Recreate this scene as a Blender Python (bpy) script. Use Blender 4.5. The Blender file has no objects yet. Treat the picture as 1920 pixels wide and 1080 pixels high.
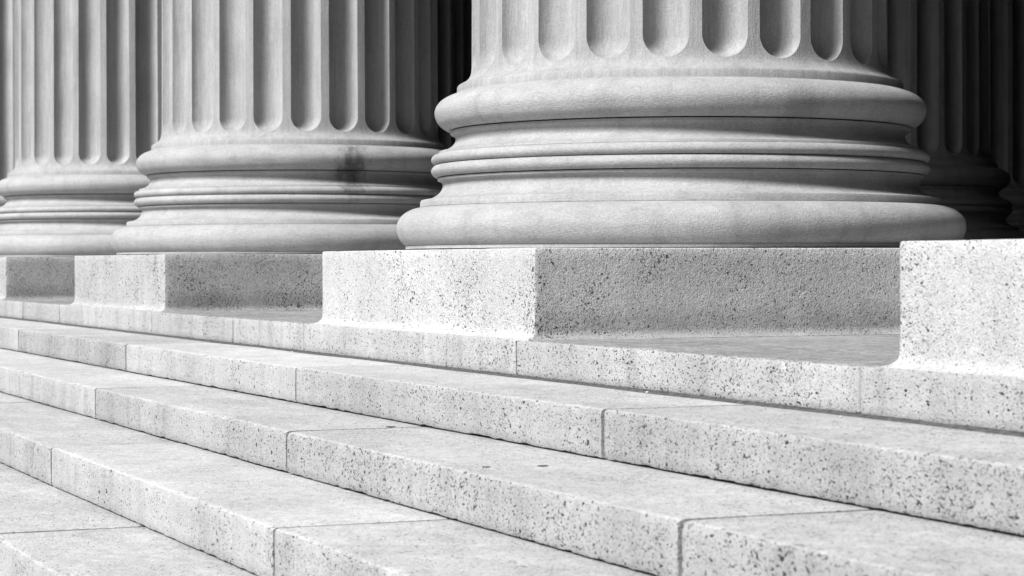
import bpy, bmesh, math, random
from mathutils import Vector, Matrix, noise

# ------------------------------------------------------------------ camera
sc = bpy.context.scene
U = 3.3                      # one survey unit in metres
EYE = 0.40 * U               # eye height above the pavement
F, YAW, PITCH, ROLL = 4211.3, 0.404576, -0.011058, -0.002143

def W(A, B, Z):
    """A along the steps (away), B into the building, Z above the eye."""
    return Vector((-A * U, B * U, Z * U + EYE))

fw = Vector((-math.cos(YAW) * math.cos(PITCH), math.sin(YAW) * math.cos(PITCH), math.sin(PITCH)))
ri = Vector((math.sin(YAW), math.cos(YAW), 0))
up = ri.cross(fw)
rr = math.cos(ROLL) * ri + math.sin(ROLL) * up
uu = -math.sin(ROLL) * ri + math.cos(ROLL) * up
cam_data = bpy.data.cameras.new("camera")
cam = bpy.data.objects.new("camera", cam_data)
sc.collection.objects.link(cam)
M = Matrix(((rr.x, uu.x, -fw.x, 0), (rr.y, uu.y, -fw.y, 0), (rr.z, uu.z, -fw.z, 0), (0, 0, 0, 1)))
M.translation = Vector((0, 0, EYE))
cam.matrix_world = M
cam_data.sensor_width = 36
cam_data.lens = F / 1920 * 36
cam_data.clip_start = 0.05
cam_data.clip_end = 3000
cam_data.dof.use_dof = True
cam_data.dof.focus_distance = 2.75 * U
cam_data.dof.aperture_fstop = 7.1
sc.camera = cam

# ------------------------------------------------------------------ light
SUN_TO = Vector((0.28, -0.95, 0.96)).normalized()     # towards the sun
elev = math.asin(SUN_TO.z)
azim = math.atan2(SUN_TO.x, SUN_TO.y)
world = bpy.data.worlds.new("World")
sc.world = world
world.use_nodes = True
nt = world.node_tree
nt.nodes.clear()
sky = nt.nodes.new('ShaderNodeTexSky')
sky.sky_type = 'NISHITA'
sky.sun_disc = False
sky.sun_elevation = elev
sky.sun_rotation = azim
sky.dust_density = 4.0
bw = nt.nodes.new('ShaderNodeRGBToBW')                  # the photograph is black and white
bg = nt.nodes.new('ShaderNodeBackground')
bg.inputs['Strength'].default_value = 0.05
wo = nt.nodes.new('ShaderNodeOutputWorld')
nt.links.new(sky.outputs[0], bw.inputs[0])
nt.links.new(bw.outputs[0], bg.inputs['Color'])
nt.links.new(bg.outputs[0], wo.inputs['Surface'])

sun_data = bpy.data.lights.new("sun", 'SUN')
sun_data.energy = 4.8
sun_data.angle = math.radians(18)
sun = bpy.data.objects.new("sun", sun_data)
sun.rotation_euler = (-SUN_TO).to_track_quat('-Z', 'Y').to_euler()
sun.location = (-20, -30, 40)
sc.collection.objects.link(sun)

sc.view_settings.view_transform = 'Standard'
sc.view_settings.look = 'None'
sc.view_settings.exposure = 0.36
sc.view_settings.gamma = 1
sc.render.film_transparent = False
sc.cycles.max_bounces = 8
sc.cycles.diffuse_bounces = 4

# ------------------------------------------------------------------ helpers
C = sc.collection

def link(name, me, parent=None, mats=()):
    o = bpy.data.objects.new(name, me)
    for m in mats:
        me.materials.append(m)
    C.objects.link(o)
    if parent:
        o.parent = parent
    return o

def empty(name, loc, label=None, cat=None, group=None, parent=None):
    o = bpy.data.objects.new(name, None)
    o.location = loc
    o.empty_display_size = 0.3
    C.objects.link(o)
    if parent:
        o.parent = parent
    if label:
        o['label'] = label
    if cat:
        o['category'] = cat
    if group:
        o['group'] = group
    if label:
        o['kind'] = 'thing'
    return o

def mesh_from(name, verts, faces, smooth=False, sharp=None):
    me = bpy.data.meshes.new(name)
    me.from_pydata(verts, [], faces)
    me.validate()
    if smooth:
        me.polygons.foreach_set('use_smooth', [True] * len(me.polygons))
        if sharp:
            me.set_sharp_from_angle(angle=math.radians(sharp))
    me.update()
    return me

# ------------------------------------------------------------------ materials
class NB:
    def __init__(s, name):
        s.m = bpy.data.materials.new(name)
        s.m.use_nodes = True
        s.t = s.m.node_tree
        s.t.nodes.clear()
        s.out = s.n('ShaderNodeOutputMaterial')
        s.b = s.n('ShaderNodeBsdfPrincipled')
        s.l(s.b.outputs[0], s.out.inputs['Surface'])
    def n(s, t, **k):
        nd = s.t.nodes.new(t)
        for a, b in k.items():
            setattr(nd, a, b)
        return nd
    def l(s, a, b):
        s.t.links.new(a, b)
    def val(s, nd, i, v):
        if hasattr(v, 'is_linked') or hasattr(v, 'links'):
            s.l(v, nd.inputs[i])
        else:
            nd.inputs[i].default_value = v
    def math(s, op, a, b=0.0, c=0.0, clamp=False):
        nd = s.n('ShaderNodeMath', operation=op, use_clamp=clamp)
        s.val(nd, 0, a); s.val(nd, 1, b); s.val(nd, 2, c)
        return nd.outputs[0]
    def noise(s, vec, scale, detail=3, rough=.5, dist=0.0):
        nd = s.n('ShaderNodeTexNoise')
        s.l(vec, nd.inputs['Vector'])
        nd.inputs['Scale'].default_value = scale
        nd.inputs['Detail'].default_value = detail
        nd.inputs['Roughness'].default_value = rough
        nd.inputs['Distortion'].default_value = dist
        return nd.outputs[0]
    def stretch(s, vec, v):
        nd = s.n('ShaderNodeVectorMath', operation='MULTIPLY')
        s.l(vec, nd.inputs[0]); nd.inputs[1].default_value = v
        return nd.outputs[0]
    def ramp(s, f, a, b, va=0.0, vb=1.0):
        nd = s.n('ShaderNodeMapRange', interpolation_type='SMOOTHSTEP')
        s.l(f, nd.inputs[0])
        for i, v in zip((1, 2, 3, 4), (a, b, va, vb)):
            nd.inputs[i].default_value = v
        return nd.outputs[0]
    def gray(s, f):
        nd = s.n('ShaderNodeCombineColor')
        for i in range(3):
            s.l(f, nd.inputs[i])
        return nd.outputs[0]
    def coords(s, world=False):
        if world:
            return s.n('ShaderNodeNewGeometry').outputs['Position']
        tc = s.n('ShaderNodeTexCoord')
        oi = s.n('ShaderNodeObjectInfo')
        r = s.math('MULTIPLY', oi.outputs['Random'], 57.0)
        ad = s.n('ShaderNodeVectorMath', operation='ADD')
        s.l(tc.outputs['Object'], ad.inputs[0]); s.l(r, ad.inputs[1])
        return ad.outputs[0]
    def finish(s, f, rough=.85, bump=None, bdist=.002, bstr=1.0):
        s.l(s.gray(f), s.b.inputs['Base Color'])
        s.b.inputs['Roughness'].default_value = rough
        s.b.inputs['Specular IOR Level'].default_value = 0.12
        if bump is not None:
            bp = s.n('ShaderNodeBump')
            bp.inputs['Distance'].default_value = bdist
            bp.inputs['Strength'].default_value = bstr
            s.l(bump, bp.inputs['Height'])
            s.l(bp.outputs[0], s.b.inputs['Normal'])
        return s.m

def granite(name, base=.6, speck=.88, streak=.18, grime_z=None, rough_amp=1.0, tread=True, big=1.0, top=1.0, tg=.10, clusters=(), back=0.0):
    s = NB(name)
    co = s.coords()
    wp = s.coords(True)
    ge = s.n('ShaderNodeNewGeometry')
    sep = s.n('ShaderNodeSeparateXYZ'); s.l(ge.outputs['True Normal'], sep.inputs[0])
    upf = s.ramp(sep.outputs['Z'], .6, .9)                       # walked-on tops are polished by feet
    # crystals, slightly taller than wide
    cs = s.stretch(co, (.62, 1.0, .95))
    warp = s.n('ShaderNodeVectorMath', operation='ADD')
    nz = s.n('ShaderNodeTexNoise'); s.l(cs, nz.inputs['Vector']); nz.inputs['Scale'].default_value = 60
    wm = s.n('ShaderNodeVectorMath', operation='SCALE'); s.l(nz.outputs['Color'], wm.inputs[0]); wm.inputs['Scale'].default_value = .012
    s.l(cs, warp.inputs[0]); s.l(wm.outputs[0], warp.inputs[1])
    wv = warp.outputs[0]
    n0 = s.noise(wv, 56, 2.5, .55)
    n1 = s.noise(wv, 108, 2.0, .55)
    n2 = s.noise(wv, 175, 2.0, .55)
    n3 = s.noise(wv, 300, 1.5, .5)
    patch = s.noise(co, 3.2, 3, .6)
    rnd0 = s.n('ShaderNodeObjectInfo').outputs['Random']
    th = s.math('ADD', s.math('MULTIPLY_ADD', patch, .14 * big, -.07 * big), s.math('MULTIPLY_ADD', rnd0, .02, -.01))          # more crystals in some patches
    for (c, r) in clusters:                                      # knots of black crystals
        d = s.n('ShaderNodeVectorMath', operation='SUBTRACT'); s.l(wp, d.inputs[0]); d.inputs[1].default_value = c
        e = s.n('ShaderNodeVectorMath', operation='DIVIDE'); s.l(d.outputs[0], e.inputs[0]); e.inputs[1].default_value = r
        L = s.n('ShaderNodeVectorMath', operation='LENGTH'); s.l(e.outputs[0], L.inputs[0])
        q = s.math('ADD', L.outputs['Value'], s.math('MULTIPLY_ADD', s.noise(wp, 12, 4, .7), 2.0, -1.0))
        th = s.math('ADD', th, s.ramp(q, .2, 1.1, -.055, 0.0))
    k0 = s.ramp(s.math('SUBTRACT', n0, th), .690, .712)
    k1 = s.ramp(s.math('SUBTRACT', n1, th), .642, .664)
    k2 = s.ramp(s.math('SUBTRACT', n2, th), .622, .655)
    k3 = s.ramp(n3, .56, .66)
    sp = s.math('MAXIMUM', s.math('MAXIMUM', k0, k1), s.math('MULTIPLY', k2, .7))
    sp = s.math('MAXIMUM', sp, s.math('MULTIPLY', k3, .30 if tread else .44))
    if tread:
        sp = s.math('MULTIPLY', sp, s.math('MULTIPLY_ADD', upf, -.12, 1.0))
    # milky quartz mottling, veils, streaks run down by rain
    mot = s.ramp(s.noise(co, 26, 4, .62), .3, .7, .95, 1.05)
    veil = s.ramp(s.noise(co, 1.9, 4, .6), .3, .7, .90, 1.06)
    stv = s.noise(s.stretch(wp, (9.0, 9.0, .9)), 1.0, 5, .62)
    st = s.ramp(stv, .42, .78, 1.0, 1.0 - streak)
    stf = s.math('MAXIMUM', st, upf)
    fine = s.ramp(s.noise(co, 420, 2, .6), .2, .8, .90, 1.10)
    grain = s.math('MULTIPLY', s.ramp(s.noise(co, 48, 4, .72), .25, .75, 1 - tg, 1 + tg), s.ramp(s.noise(co, 14, 4, .7), .3, .7, 1 - tg * .8, 1 + tg * .6))
    fine = s.math('MULTIPLY', fine, s.math('ADD', s.math('MULTIPLY', grain, upf), s.math('SUBTRACT', 1.0, upf)))
    foot = s.ramp(s.noise(s.stretch(wp, (1.0, 3.2, 1.0)), 2.2, 5, .65), .35, .75, 1.03, .92)
    v = s.math('MULTIPLY', s.math('MULTIPLY', mot, veil), s.math('MULTIPLY', stf, fine))
    v = s.math('MULTIPLY', v, foot)
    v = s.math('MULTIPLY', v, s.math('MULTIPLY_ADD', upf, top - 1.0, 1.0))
    oc = s.n('ShaderNodeTexCoord').outputs['Object']
    oy = s.n('ShaderNodeSeparateXYZ'); s.l(oc, oy.inputs[0])
    dy = s.math('ADD', oy.outputs['Y'], s.math('MULTIPLY_ADD', s.noise(wp, 11, 5, .7), .12, -.06))
    dirt = s.ramp(dy, .40, .51, 0.0, back)                          # grit gathers at the back of a tread
    v = s.math('MULTIPLY', v, s.math('SUBTRACT', 1.0, s.math('MULTIPLY', dirt, upf)))
    rndm = s.n('ShaderNodeObjectInfo').outputs['Random']
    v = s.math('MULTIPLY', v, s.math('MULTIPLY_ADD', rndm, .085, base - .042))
    if grime_z:
        gz = s.n('ShaderNodeSeparateXYZ'); s.l(wp, gz.inputs[0])
        h = s.math('ADD', gz.outputs['Z'], s.math('MULTIPLY_ADD', s.noise(wp, 7, 4, .6), .10, -.05))
        g = s.ramp(h, grime_z[0], grime_z[1], grime_z[2], 1.0)
        nx = s.math('SUBTRACT', s.math('ABSOLUTE', sep.outputs['X']), s.math('ABSOLUTE', sep.outputs['Y']))
        sm = s.ramp(nx, .0, .15)                              # faces sheltered from rain keep their dirt
        g = s.math('ADD', s.math('MULTIPLY', s.math('SUBTRACT', g, 1.0), sm), 1.0)
        v = s.math('MULTIPLY', v, g)
    v = s.math('MULTIPLY', v, s.math('MULTIPLY_ADD', sp, -speck, 1.0))
    bmp = s.math('ADD', s.math('MULTIPLY', s.noise(co, 160, 3, .6), .9), s.math('MULTIPLY', s.noise(co, 45, 3, .6), 1.0))
    bmp = s.math('SUBTRACT', bmp, s.math('MULTIPLY', sp, .35))
    bmp = s.math('MULTIPLY', bmp, s.math('MULTIPLY_ADD', upf, -.55, 1.0))
    return s.finish(v, .8, bmp, .004, rough_amp)

def limestone(name, base=.56, vertical=False, stain=None):
    s = NB(name)
    co = s.coords()
    if vertical:
        g1 = s.noise(s.stretch(co, (34, 34, 2.0)), 1.0, 5, .7)
        g2 = s.noise(s.stretch(co, (160, 160, 22)), 1.0, 3, .6)
    else:
        g1 = s.noise(s.stretch(co, (5, 5, 30)), 1.0, 5, .68, .5)
        g2 = s.noise(s.stretch(co, (60, 60, 200)), 1.0, 3, .6, .4)
    cl = s.ramp(s.noise(co, 2.4, 5, .62), .3, .72, .90, 1.05)
    v = s.math('MULTIPLY', s.ramp(g1, .3, .7, *((.86, 1.06) if vertical else (.92, 1.05))), cl)
    v = s.math('MULTIPLY', v, s.ramp(s.noise(co, 120, 4, .75), .28, .72, .87, 1.10))
    drip = s.noise(s.stretch(co, (11, 11, 1.3)), 1.0, 5, .68)
    v = s.math('MULTIPLY', v, s.ramp(drip, .46, .8, 1.0, .80))
    v = s.math('MULTIPLY', v, s.ramp(g2, .25, .75, *((.92, 1.05) if vertical else (.86, 1.08))))
    v = s.math('MULTIPLY', v, s.ramp(s.noise(co, 520, 2, .6), .2, .8, .93, 1.07))
    pit = s.ramp(s.noise(co, 130, 2, .5), .70, .76, 1.0, .78)
    v = s.math('MULTIPLY', v, pit)
    v = s.math('MULTIPLY', v, base)
    if stain:
        for (c, r, amt) in stain:
            d = s.n('ShaderNodeVectorMath', operation='SUBTRACT')
            s.l(s.coords(True), d.inputs[0]); d.inputs[1].default_value = c
            e = s.n('ShaderNodeVectorMath', operation='DIVIDE')
            s.l(d.outputs[0], e.inputs[0]); e.inputs[1].default_value = r
            L = s.n('ShaderNodeVectorMath', operation='LENGTH'); s.l(e.outputs[0], L.inputs[0])
            nn = s.noise(s.stretch(s.coords(True), (26, 26, 9)), 1.0, 5, .7)
            q = s.math('ADD', L.outputs['Value'], s.math('MULTIPLY_ADD', nn, 2.0, -1.0))
            v = s.math('MULTIPLY', v, s.ramp(q, .15, 1.15, 1.0 - amt, 1.0))
    bmp = s.math('ADD', s.math('MULTIPLY', g2, 1.0), s.math('MULTIPLY', s.noise(co, 150, 4, .7), 1.3))
    return s.finish(v, .85, bmp, .0030, .8)

def plain(name, v, scale=20, amp=.12, bump=.4):
    s = NB(name)
    co = s.coords()
    n = s.noise(co, scale, 5, .65)
    f = s.math('MULTIPLY', s.ramp(n, .25, .75, 1 - amp, 1 + amp), v)
    m = s.finish(f, .9, s.noise(co, scale * 6, 3, .6), .003, bump)
    s.b.inputs['Specular IOR Level'].default_value = 0.0
    return m

FLOOR_Z = -0.0859 * U + EYE
M_STEP = granite('granite_step', base=.425, streak=.19, rough_amp=.9, top=1.17, tg=.12, back=.16)
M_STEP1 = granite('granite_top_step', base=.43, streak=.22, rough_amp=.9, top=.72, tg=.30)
M_PLINTH = granite('granite_plinth', base=.51, streak=.06, rough_amp=1.0, tread=False, speck=.85, big=1.6, clusters=[(W(2.31, 1.158, -.004), (.12, .09, .12)), (W(2.31, 1.015, -.055), (.12, .09, .24))],
                   grime_z=(FLOOR_Z + .02, FLOOR_Z + .15, .66))
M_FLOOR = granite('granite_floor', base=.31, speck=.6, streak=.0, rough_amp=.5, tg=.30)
M_LIME = limestone('limestone_base', .41, False,
                   stain=[(W(4.02, 1.394, .178), (.20, .13, .20), .68), (W(2.36, 1.394, .185), (.20, .12, .16), .22)])
M_SHAFT = limestone('limestone_shaft', .395, True)
M_MORTAR = plain('mortar', .15, 30, .35, .8)
M_LIGHTMORTAR = plain('light_mortar', .40, 40, .12, .4)
M_DARK = plain('shade_masonry', .008, 3, .3, .3)  # near-black wall colour stands in for the deep interior shade
M_CEIL = plain('ceiling_stone', .05, 3, .2, .3)  # ceiling colour darkened as well, to deepen the interior shade
M_PAVE = granite('granite_pavement', base=.10, streak=0, rough_amp=.6)

# ------------------------------------------------------------------ setting: pavement
me = mesh_from('pavement', [(-600, -600, 0), (600, -600, 0), (600, 600, 0), (-600, 600, 0)], [(0, 1, 2, 3)])
pave = link('pavement', me, None, [M_PAVE])
pave['kind'] = 'structure'

# ------------------------------------------------------------------ staircase
BS = [1.0, .8488, .6995, .5466, .3957, .245, .094]         # riser planes
TZ = [-.0859, -.1283, -.1735, -.2179, -.2653, -.3103, -.3553, -.40]   # level of the top of each riser
A_MIN, A_MAX = -2.0, 14.0

def block_mesh(a0, a1, b_front, b_back, z_bot, z_top, seed, bevel=.0022, wob=1.0, step=None):
    """granite block: cross-section swept along A, with a worn, slightly chipped arris and irregular lower edge"""
    rnd = random.Random(seed)
    L = a1 - a0
    near = a0 < 4.2
    n = max(8, int(L / (.0035 if near else .012)))
    verts, faces = [], []
    ca, cb, cz = (a0 + a1) / 2, b_front, z_bot
    # parametrised section (offset inward in B, height fraction)
    ts = [0, 0, 0, 0, 0, 0, 0, 0, 0, 0, 0]
    off = rnd.uniform(0, 90)
    sec_n = None
    for i in range(n + 1):
        t = i / n
        a = a0 + L * t
        e = min(t * L, (1 - t) * L)
        endr = max(0.0, 1 - e / .004) ** 2 * .0007          # blocks round off at the joint
        q = Vector((a * 42 + off, seed * 3.1, 0))
        chip = max(0.0, noise.noise(q) * .9 + noise.noise(q * 3.7) * .5 - .18) * .0046 * wob + max(0.0, noise.noise(q * 1.9 + Vector((5, 3, 9))) - .42) * .016 * wob
        chip += max(0.0, noise.noise(q * 11.0)) * .0014 * wob
        bv = bevel + chip + abs(noise.noise(q * .6)) * .0008 + endr * .6
        low = (max(0.0, noise.noise(q * 1.3 + Vector((31, 7, 0)))) * .0020 + max(0, noise.noise(q * 6 + Vector((11, 7, 0)))) * .0012) * wob
        bow = noise.noise(Vector((a * 3 + off, 5, seed))) * .0011 * wob
        wave = noise.noise(Vector((a * 4 + off, 9, seed))) * .0007 * wob
        zt = z_top + wave - endr * .35
        f = b_front + bow + endr
        zb = z_bot + .0012 + low
        hz = zt - zb
        pts = [(b_back, zb), (f + .006, zb), (f + .0012, zb + .0006), (f, zb + .003)]
        for k in (.25, .5, .75):
            pts.append((f + noise.noise(Vector((a * 9 + off, k * 3, seed))) * .0006 * wob, zb + hz * k))
        pts += [(f, zt - bv * 1.15), (f + bv * .28, zt - bv * .42), (f + bv * 1.1, zt - bv * .06),
                (f + bv * 2.6, zt)]
        for k in (.35, .7):
            pts.append((f + (b_back - f) * k, zt + noise.noise(Vector((a * 5 + off, k * 4, seed + 2))) * .0006 * wob))
        pts.append((b_back, zt))
        sec_n = len(pts)
        for (b, z) in pts:
            verts.append((-(a - ca) * U, (b - cb) * U, (z - cz) * U))
    for i in range(n):
        for j in range(sec_n):
            j2 = (j + 1) % sec_n
            faces.append((i * sec_n + j, (i + 1) * sec_n + j, (i + 1) * sec_n + j2, i * sec_n + j2))
    faces.append(tuple(range(sec_n)))
    faces.append(tuple(n * sec_n + j for j in reversed(range(sec_n))))
    me = mesh_from('step_block', verts, faces, True, 40)
    return me, W(ca, cb, cz)

def box_mesh(name, a0, a1, b0, b1, z0, z1, origin):
    vs = []
    for z in (z0, z1):
        for (a, b) in ((a0, b0), (a0, b1), (a1, b1), (a1, b0)):
            vs.append(W(a, b, z) - origin)
    fs = [(0, 1, 2, 3), (7, 6, 5, 4), (0, 4, 5, 1), (1, 5, 6, 2), (2, 6, 7, 3), (3, 7, 4, 0)]
    return mesh_from(name, [tuple(v) for v in vs], fs)

stair = empty('granite_staircase', W(3, .5, -.4), 'wide flight of pale speckled granite steps running below the columns', 'staircase')
P = .886
def fill(known, a_min, a_max, per=P):
    ks = sorted(known)
    while ks[0] > a_min: ks.insert(0, ks[0] - per)
    while ks[-1] < a_max: ks.append(ks[-1] + per)
    return ks
joints = [
    [-.30, .06, .84, 1.603, 2.325, 3.104, 3.468, 3.994, 4.796, 5.20, 5.53, 6.31, 6.95, 7.10, 7.87, 8.4, 8.7, 9.5, 10.3, 11.1],
    fill([1.782, 2.666, 3.56, 4.46], -1, 11), fill([1.348, 2.23, 3.118], -1, 11),
    fill([1.779, 2.673], -1, 11), fill([2.2313], -1, 11), fill([1.779], -1, 8), fill([2.2313], -1, 8)]
gap = .0030
for k in range(7):
    b = BS[k]
    zt, zb = TZ[k], TZ[k + 1]
    bb = 1.16 if k == 0 else BS[k - 1] + .02
    js = joints[k]
    # mortar bed of the step, seen in its open joints
    org = W(3, b, zb)
    core = box_mesh('step', js[0], js[-1], b + .018, bb, zb - .01 if k < 6 else zb, zt - .0028, org)
    co = link('step', core, stair, [M_MORTAR])
    co.location = org - stair.location
    for i in range(len(js) - 1):
        gp = .0019 if k == 0 else gap
        a0, a1 = js[i] + gp, js[i + 1] - gp
        bev = .0020
        if k == 0 and any(abs(js[i] - q) < .02 for q in (.84, 2.325, 3.994, 5.53, 7.10)) :
            bev = .0006
        zb_ = zb
        m, loc = block_mesh(a0, a1, b, bb + .0, zb_, zt, k * 40 + i + 3, bev, 1.0 if bev > .001 else .55)
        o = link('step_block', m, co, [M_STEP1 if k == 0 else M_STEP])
        o.location = loc - org

# small bead of cement pointing at the foot of the top riser
def bead(a0, a1, b, z, seed):
    n = int((a1 - a0) / .006)
    vs, fs = [], []
    for i in range(n + 1):
        a = a0 + (a1 - a0) * i / n
        w = .0105 + noise.noise(Vector((a * 9, seed, 0))) * .0035 + noise.noise(Vector((a * 45, seed, 0))) * .0015
        h = .0030 + noise.noise(Vector((a * 24, seed, 4))) * .0008
        for (bb_, zz) in ((b + .01, z - .001), (b - w, z - .001), (b - w * .55, z + h * .18), (b + .002, z + h), (b + .01, z + h)):
            vs.append(tuple(W(a, bb_, zz) - stair.location))
    for i in range(n):
        for j in range(4):
            fs.append((i * 5 + j, (i + 1) * 5 + j, (i + 1) * 5 + j + 1, i * 5 + j + 1))
    return mesh_from('mortar_bead', vs, fs, True)
link('mortar_bead', bead(.3, 9.0, 1.0, TZ[1], 2), stair, [plain('grey_pointing', .10, 45, .45, 1.0)])

# portico floor behind the top riser
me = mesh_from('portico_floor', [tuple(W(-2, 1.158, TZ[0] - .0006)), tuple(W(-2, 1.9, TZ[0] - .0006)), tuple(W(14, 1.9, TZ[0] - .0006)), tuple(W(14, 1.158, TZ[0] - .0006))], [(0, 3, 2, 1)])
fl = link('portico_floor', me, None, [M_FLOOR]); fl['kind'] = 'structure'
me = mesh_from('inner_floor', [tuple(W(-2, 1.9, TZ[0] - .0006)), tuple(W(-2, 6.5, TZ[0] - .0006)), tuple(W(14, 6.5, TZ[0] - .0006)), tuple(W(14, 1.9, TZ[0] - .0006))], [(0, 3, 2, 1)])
fl = link('inner_floor', me, None, [plain('shade_paving', .06, 5, .3, .4)]); fl['kind'] = 'structure'  # inner paving darkened to cut light bounced onto the rear columns

# ------------------------------------------------------------------ columns
PW = .757 / 2            # plinth half width
Z_PT = .01745            # plinth top
PROFILE = [
 (.3667, .0015, 0), (.3664, .0060, 1),
 (.3700, .0085, 1), (.3745, .0140, 1), (.3775, .0210, 1), (.3788, .0280, 1), (.3782, .0340, 1), (.3762, .0395, 1),
 (.3728, .0445, 1), (.3675, .0492, 1), (.3606, .0531, 1), (.3540, .0554, 1), (.3478, .0566, 1),
 (.3472, .0570, 2), (.3468, .0640, 2), (.3455, .0662, 2), (.3420, .0670, 2), (.3370, .0676, 2), (.3315, .0692, 2), (.3258, .0722, 2), (.3210, .0762, 2),
 (.3180, .0805, 2), (.3167, .0845, 2), (.3170, .0880, 2), (.3188, .0908, 2), (.3220, .0922, 2), (.3235, .0926, 2), (.3238, .0955, 2),
 (.3262, .0968, 3), (.3294, .0992, 3), (.3316, .1025, 3), (.3322, .1055, 3), (.3312, .1085, 3), (.3290, .1112, 3), (.3262, .1130, 3),
 (.3262, .1136, 4), (.3292, .1148, 4), (.3314, .1176, 4), (.3320, .1205, 4), (.3310, .1235, 4), (.3285, .1262, 4), (.3240, .1280, 4),
 (.3222, .1284, 5), (.3215, .1312, 5), (.3170, .1322, 5), (.3100, .1344, 5), (.3045, .1382, 5), (.3008, .1425, 5), (.2993, .1468, 5), (.2997, .1500, 5),
 (.3018, .1525, 5), (.3055, .1540, 5), (.3062, .1546, 5), (.3066, .1580, 5),
 (.3110, .1596, 6), (.3175, .1637, 6), (.3230, .1692, 6), (.3262, .1760, 6), (.3275, .1825, 6), (.3262, .1890, 6), (.3225, .1950, 6),
 (.3170, .1999, 6), (.3090, .2042, 6), (.3010, .2068, 6), (.2980, .2078, 6)]

def smooth_profile(pts, sub=3):
    """Catmull-Rom refinement of one moulding"""
    if len(pts) < 4:
        return pts
    out = []
    for i in range(len(pts) - 1):
        p0 = pts[max(i - 1, 0)]; p1 = pts[i]; p2 = pts[i + 1]; p3 = pts[min(i + 2, len(pts) - 1)]
        for k in range(sub):
            t = k / sub
            out.append(tuple(.5 * ((2 * p1[d]) + (-p0[d] + p2[d]) * t + (2 * p0[d] - 5 * p1[d] + 4 * p2[d] - p3[d]) * t * t + (-p0[d] + 3 * p1[d] - 3 * p2[d] + p3[d]) * t ** 3) for d in (0, 1)))
    out.append(pts[-1])
    return out

def lathe(name, prof, n=192, sharp=28):
    vs, fs = [], []
    for (r, z) in prof:
        for i in range(n):
            a = 2 * math.pi * i / n
            vs.append((r * U * math.cos(a), r * U * math.sin(a), z * U))
    for j in range(len(prof) - 1):
        for i in range(n):
            i2 = (i + 1) % n
            fs.append((j * n + i, j * n + i2, (j + 1) * n + i2, (j + 1) * n + i))
    return mesh_from(name, vs, fs, True, sharp)

secs = {}
for (r, z, k) in PROFILE:
    secs.setdefault(k, []).append((r, z))
def part_profile(k, cap_lo=True, cap_hi=True):
    p = smooth_profile(secs[k], 3 if k in (1, 3, 4, 6) else 1)
    if cap_lo: p = [(p[0][0] - .03, p[0][1])] + p
    if cap_hi: p = p + [(p[-1][0] - .03, p[-1][1])]
    return p

SH_TOP = 1.36            # height of shaft above plinth, cut short so the low roof blocks sunlight
def shaft_mesh():
    NF, HS, NI = 24, 9, 4
    hw = math.radians(5.9)
    pitch = 2 * math.pi / NF
    Rb = .2775
    h = Rb * hw
    zc = .2334 + h
    DM = h * .86
    def radius(z):
        # fillet, apophyge, then straight
        pts = [(.2082, .2974), (.2168, .2972), (.2190, .2958), (.2208, .2925), (.2235, .2872), (.2270, .2830), (.2310, .2802), (.2360, .2785), (.2420, .2777), (.2500, .2775), (SH_TOP, .2730)]
        for (z0, r0), (z1, r1) in zip(pts, pts[1:]):
            if z <= z1:
                t = (z - z0) / (z1 - z0)
                return r0 + (r1 - r0) * t
        return pts[-1][1]
    zs = [.2082, .2168, .2180, .2190, .2199, .2208, .2221, .2235, .2252, .2270, .2290, .2310]
    zs += [zc - h * math.cos(math.radians(q)) for q in range(0, 91, 6)]
    zs += [.30, .36, .45, .7, 1.2, 1.8, SH_TOP]
    zs = sorted(set(round(z, 6) for z in zs))
    vs = []
    per = HS * 2 + 1 + NI - 1
    cols = NF * per
    for z in zs:
        R = radius(z)
        if z >= zc: hf = 1.0
        elif z <= zc - h: hf = 0.0
        else: hf = math.sqrt(max(0, 1 - ((zc - z) / h) ** 2))
        hf_eff = max(hf, .04)
        for f in range(NF):
            c = f * pitch
            for k in range(-HS, HS + 1):
                u = math.sin(k / HS * math.pi / 2)
                s = u * hf_eff
                w2 = s * s + (((zc - z) / h) ** 2 if z < zc else 0)
                d = DM * math.sqrt(max(0, 1 - w2)) if hf > 0 else 0
                if abs(k) == HS: d = 0
                a = c + s * hw
                vs.append(((R - d) * U * math.cos(a), (R - d) * U * math.sin(a), z * U))
            a0 = c + hf_eff * hw
            a1 = c + pitch - hf_eff * hw
            for k in range(1, NI):
                a = a0 + (a1 - a0) * k / NI
                vs.append((R * U * math.cos(a), R * U * math.sin(a), z * U))
    fs = []
    for j in range(len(zs) - 1):
        for i in range(cols):
            i2 = (i + 1) % cols
            fs.append((j * cols + i, j * cols + i2, (j + 1) * cols + i2, (j + 1) * cols + i))
    return mesh_from('shaft', vs, fs, True, 33)

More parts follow.
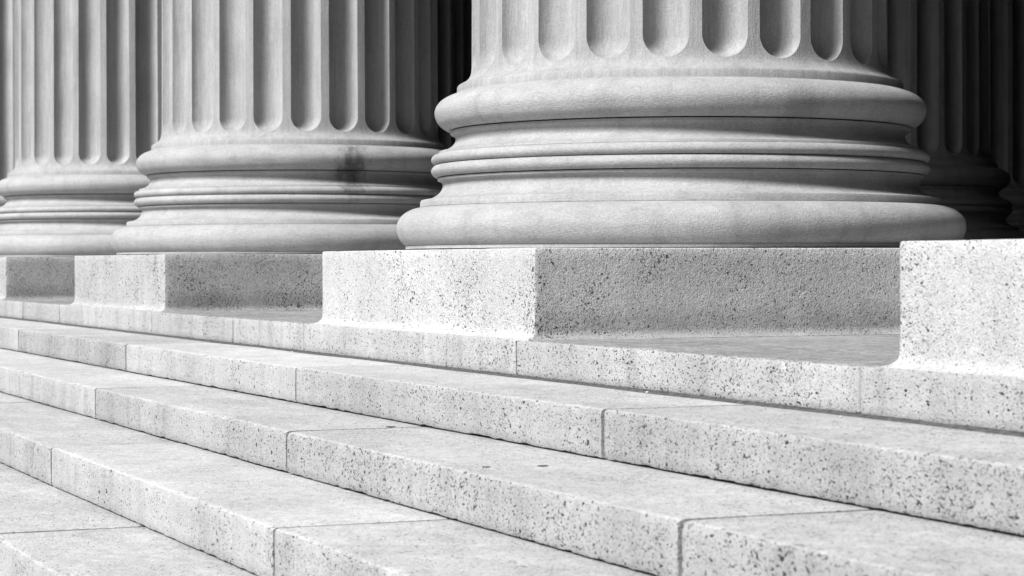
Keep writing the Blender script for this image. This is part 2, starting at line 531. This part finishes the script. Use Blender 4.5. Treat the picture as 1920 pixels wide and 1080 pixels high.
def plinth_mesh(seed):
    """square granite plinth whose foot flares out in a small cove; arrises worn"""
    e, r = .0146, .0100
    H = Z_PT - TZ[0]
    rings = []
    for q in (0, 12, 25, 40, 55, 72, 90):
        t = math.radians(q)
        rings.append((e * (1 - math.sin(t)), r * (1 - math.cos(t))))
    rings = [(e, -.0016), (e, 0.0)] + rings[1:]
    for k in range(1, 9):
        rings.append((0, r + (H - r - .002) * k / 8))
    rings += [(-.0006, H - .0008), (-.0016, H - .0001), (-.006, H)]
    n = 40
    cr = .0022
    vs, fs = [], []
    def ring(ext, z, inset=0):
        hwid = PW + ext
        out = []
        cs = ((-1, -1), (1, -1), (1, 1), (-1, 1))
        for k in range(4):
            (x0, y0), (x1, y1) = cs[k], cs[(k + 1) % 4]
            for i in range(n):
                t = i / n
                # denser near corners
                t = .5 - .5 * math.cos(t * math.pi)
                x, y = (x0 + (x1 - x0) * t) * hwid, (y0 + (y1 - y0) * t) * hwid
                ed = min(t, 1 - t) * 2 * hwid
                rd = max(0, 1 - ed / (cr * 2)) ** 2 * cr * .6
                L = math.hypot(x, y)
                x -= x / L * rd; y -= y / L * rd
                nn = noise.noise(Vector((x * 12 + seed, y * 12, z * 12))) * .0008 + noise.noise(Vector((x * 60 + seed, y * 60, z * 60))) * .0005
                sc_ = 1 + nn / hwid
                zz = z
                if z > H - .003:
                    zz = z + min(0, noise.noise(Vector((x * 25 + seed, y * 25, 3)))) * .0010
                out.append((x * sc_ * U, y * sc_ * U, zz * U))
        return out
    for (ext, z) in rings:
        vs += ring(ext, z)
    m = 4 * n
    for j in range(len(rings) - 1):
        for i in range(m):
            i2 = (i + 1) % m
            fs.append((j * m + i, j * m + i2, (j + 1) * m + i2, (j + 1) * m + i))
    fs.append(tuple((len(rings) - 1) * m + i for i in range(m)))
    return mesh_from('plinth', vs, fs, True, 40)

def build_column(loc, label, group):
    t = empty('column', loc, label, 'column', group)
    pl = link('plinth', plinth_mesh(1.0), t, [M_PLINTH])
    ob = (0, 0, (Z_PT - TZ[0]) * U)
    base = link('base', lathe('base', part_profile(2, True, True)), t, [M_LIME]); base.location = ob
    def sub(name, prof, mat):
        o = link(name, lathe(name, prof), base, [mat]); return o
    sub('footing_ring', [(.33, .0)] + secs[0] + [(.3664, .0056), (.33, .0056)], M_LIME)
    sub('lower_torus', part_profile(1), M_LIME)
    sub('astragal', part_profile(3), M_LIME)
    sub('astragal', part_profile(4), M_LIME)
    sub('scotia', part_profile(5), M_LIME)
    sub('upper_torus', part_profile(6), M_LIME)
    sub('mortar_joint', [(.27, .2074), (.2992, .2074), (.2992, .2087), (.27, .2087)], M_LIGHTMORTAR)
    s = link('shaft', shaft_mesh(), t, [M_SHAFT]); s.location = ob
    s.rotation_euler.z = math.radians(-.6)
    return t

def children(o):
    return [c for c in C.objects if c.parent == o]

def copy_column(src, loc, label, group):
    t = src.copy(); C.objects.link(t); t.location = loc
    t['label'] = label; t['group'] = group
    for ch in children(src):
        c = ch.copy(); C.objects.link(c); c.parent = t
        for g in children(ch):
            d = g.copy(); C.objects.link(d); d.parent = c
    return t

FRONT = 1.015 + PW
def cl(a, b=FRONT):
    return W(a, b, TZ[0])
GF, GB = 'columns of the front row', 'columns in the dark portico'
c1 = build_column(cl(2.685), 'large fluted limestone column in front, its whole moulded base in full view', GF)
c2 = copy_column(c1, cl(4.337), 'fluted column with a dark smudge on its upper torus', GF)
c3 = copy_column(c1, cl(5.870), 'smaller bright fluted column left of the one with the smudged torus', GF)
c4 = copy_column(c1, cl(7.42), 'farthest front column, only a sliver of shaft and torus at the left border', GF)
c0 = copy_column(c1, cl(1.189), 'nearest column, of which only the bright granite plinth corner shows at the right', GF)
d1 = copy_column(c1, cl(4.671, 2.953), 'dim fluted column in shade right behind the largest column', GB)
d2 = copy_column(c1, cl(7.95, 2.953), 'almost black column seen as a thin dark strip between two front columns', GB)
d3 = copy_column(c1, cl(6.30, 4.45), 'deepest darkest column at the right border behind the dim shaded one', GB)
for ch in children(d1):
    if ch.name.startswith('shaft'):
        ch.rotation_euler.z = math.radians(-5)

# ------------------------------------------------------------------ the building behind and above
bld = empty('portico_building', W(5, 5.6, TZ[0]), 'dark unlit interior of the portico behind the fluted columns', 'building')
def bpart(name, a0, a1, b0, b1, z0, z1, mat):
    org = bld.location
    return link(name, box_mesh(name, a0, a1, b0, b1, z0, z1, org), bld, [mat])
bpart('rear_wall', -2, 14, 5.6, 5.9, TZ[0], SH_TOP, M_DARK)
bpart('sky_block_wall', -2.3, -2.002, 1.1, 5.6, TZ[0], SH_TOP, M_DARK)  # unseen wall added to block sky light at the near end
bpart('sky_block_wall', 13.0, 13.3, 1.1, 5.6, TZ[0], SH_TOP, M_DARK)  # unseen wall added to block sky light at the far end
bpart('ceiling', -2, 14, 1.7, 5.9, SH_TOP + Z_PT + .002, SH_TOP + .3, M_CEIL)  # unseen, hung low to keep the sun off the inner columns
bpart('entablature', -2, 14, 1.08, 1.698, SH_TOP + Z_PT + .002, SH_TOP + .9, M_SHAFT)  # unseen, set low as a sun block over the portico

# pale cement pointing in two joints of the top riser
for a in (3.104, 1.603):
    vs, fs = [], []
    for i in range(31):
        z = TZ[1] + .004 + (TZ[0] - TZ[1] - .006) * i / 30
        w = .0008 + noise.noise(Vector((a * 7, z * 300, 1))) * .0006
        for (da, b) in ((-w, 1.004), (-w * .6, .9995), (w * .6, .9992), (w, 1.004)):
            vs.append(tuple(W(a + .0009 + da, b, z) - stair.location))
    for i in range(30):
        for j in range(3):
            fs.append((i * 4 + j, i * 4 + j + 1, (i + 1) * 4 + j + 1, (i + 1) * 4 + j))
    link('mortar_bead', mesh_from('mortar_bead', vs, fs, True), stair, [M_LIGHTMORTAR])

# ------------------------------------------------------------------ dark flakes and stone chips on the treads
M_FLAKE = plain('dark_flake', .09, 60, .3, .5)  # thin flakes added for small dark marks on the treads
M_CHIP = plain('stone_chip', .62, 60, .15, .8)
def flake(A, B, Z, length, rot, label, seed):
    rnd = random.Random(seed)
    vs, fs = [], []
    n = 14
    for i in range(n + 1):
        t = i / n
        wd = length * .17 * math.sin(math.pi * min(1, t * 1.05 + .02)) ** .8 * (1 + rnd.uniform(-.12, .12))
        wd = max(wd, length * .012)
        lift = .0020 + .003 * abs(t - .5) ** 1.3 * length / .04
        for q in (-1, -.5, 0, .5, 1):
            vs.append(((t - .5) * length, q * wd, lift + abs(q) ** 1.6 * .0022))
    for i in range(n):
        for j in range(4):
            fs.append((i * 5 + j, i * 5 + j + 1, (i + 1) * 5 + j + 1, (i + 1) * 5 + j))
    me = mesh_from('dark_flake', vs, fs, True)
    o = link('dark_flake', me, None, [M_FLAKE])
    o.location = W(A, B, Z) + Vector((0, 0, -.0015)); o.rotation_euler.z = rot
    md = o.modifiers.new('thickness', 'SOLIDIFY'); md.thickness = .0012
    o['label'] = label; o['category'] = 'flake'; o['group'] = 'dark flakes on the steps'; o['kind'] = 'thing'
def hit(x, y, Z):
    d = fw * 1.0 + rr * ((x - 960) / F) + uu * ((540 - y) / F)
    t = (Z * U) / d.z
    p = d * t
    return (-p.x / U, p.y / U)
RA = -YAW
for (x, y, ln, ro, lb) in (
        (912, 877, .024, .35, 'dark curled flake, left one of the pair lying on the same tread'),
        (1018, 875, .032, .5, 'dark curled flake, right one of the pair lying on the same tread'),
        (733, 801.5, .034, .5, 'dark thin flake lying alone at the foot of a riser near a white chip')):
    a, b = hit(x, y, TZ[2])
    flake(a, b, TZ[2], ln, math.pi / 2 - YAW + ro * .3, lb, int(x))
def chip(x, y, Z, r, label, seed):
    bm = bmesh.new()
    bmesh.ops.create_icosphere(bm, subdivisions=2, radius=r * .6)
    for v in bm.verts:
        v.co *= 1 + noise.noise(v.co * 90 + Vector((seed, 0, 0))) * .5
        v.co.z *= .6
    me = bpy.data.meshes.new('stone_chip'); bm.to_mesh(me); bm.free()
    a, b = hit(x, y, Z)
    o = link('stone_chip', me, None, [M_CHIP])
    o.location = W(a, b, Z) + Vector((0, 0, r * .5))
    o['label'] = label; o['category'] = 'stone chip'; o['group'] = 'white chips on the steps'; o['kind'] = 'thing'
chip(666, 794, TZ[2], .0075, 'white chip of stone left of the lone thin dark flake on a tread', 3)
chip(548, 660.5, TZ[1], .006, 'white crumb under the top riser just left of a pale cement joint', 5)
chip(1213, 737.5, TZ[1], .008, 'white crumb at the foot of the top riser below the dark side of a plinth', 7)
chip(1577, 783.5, TZ[1], .0065, 'white crumb at the foot of the top riser close to the nearest plinth', 9)
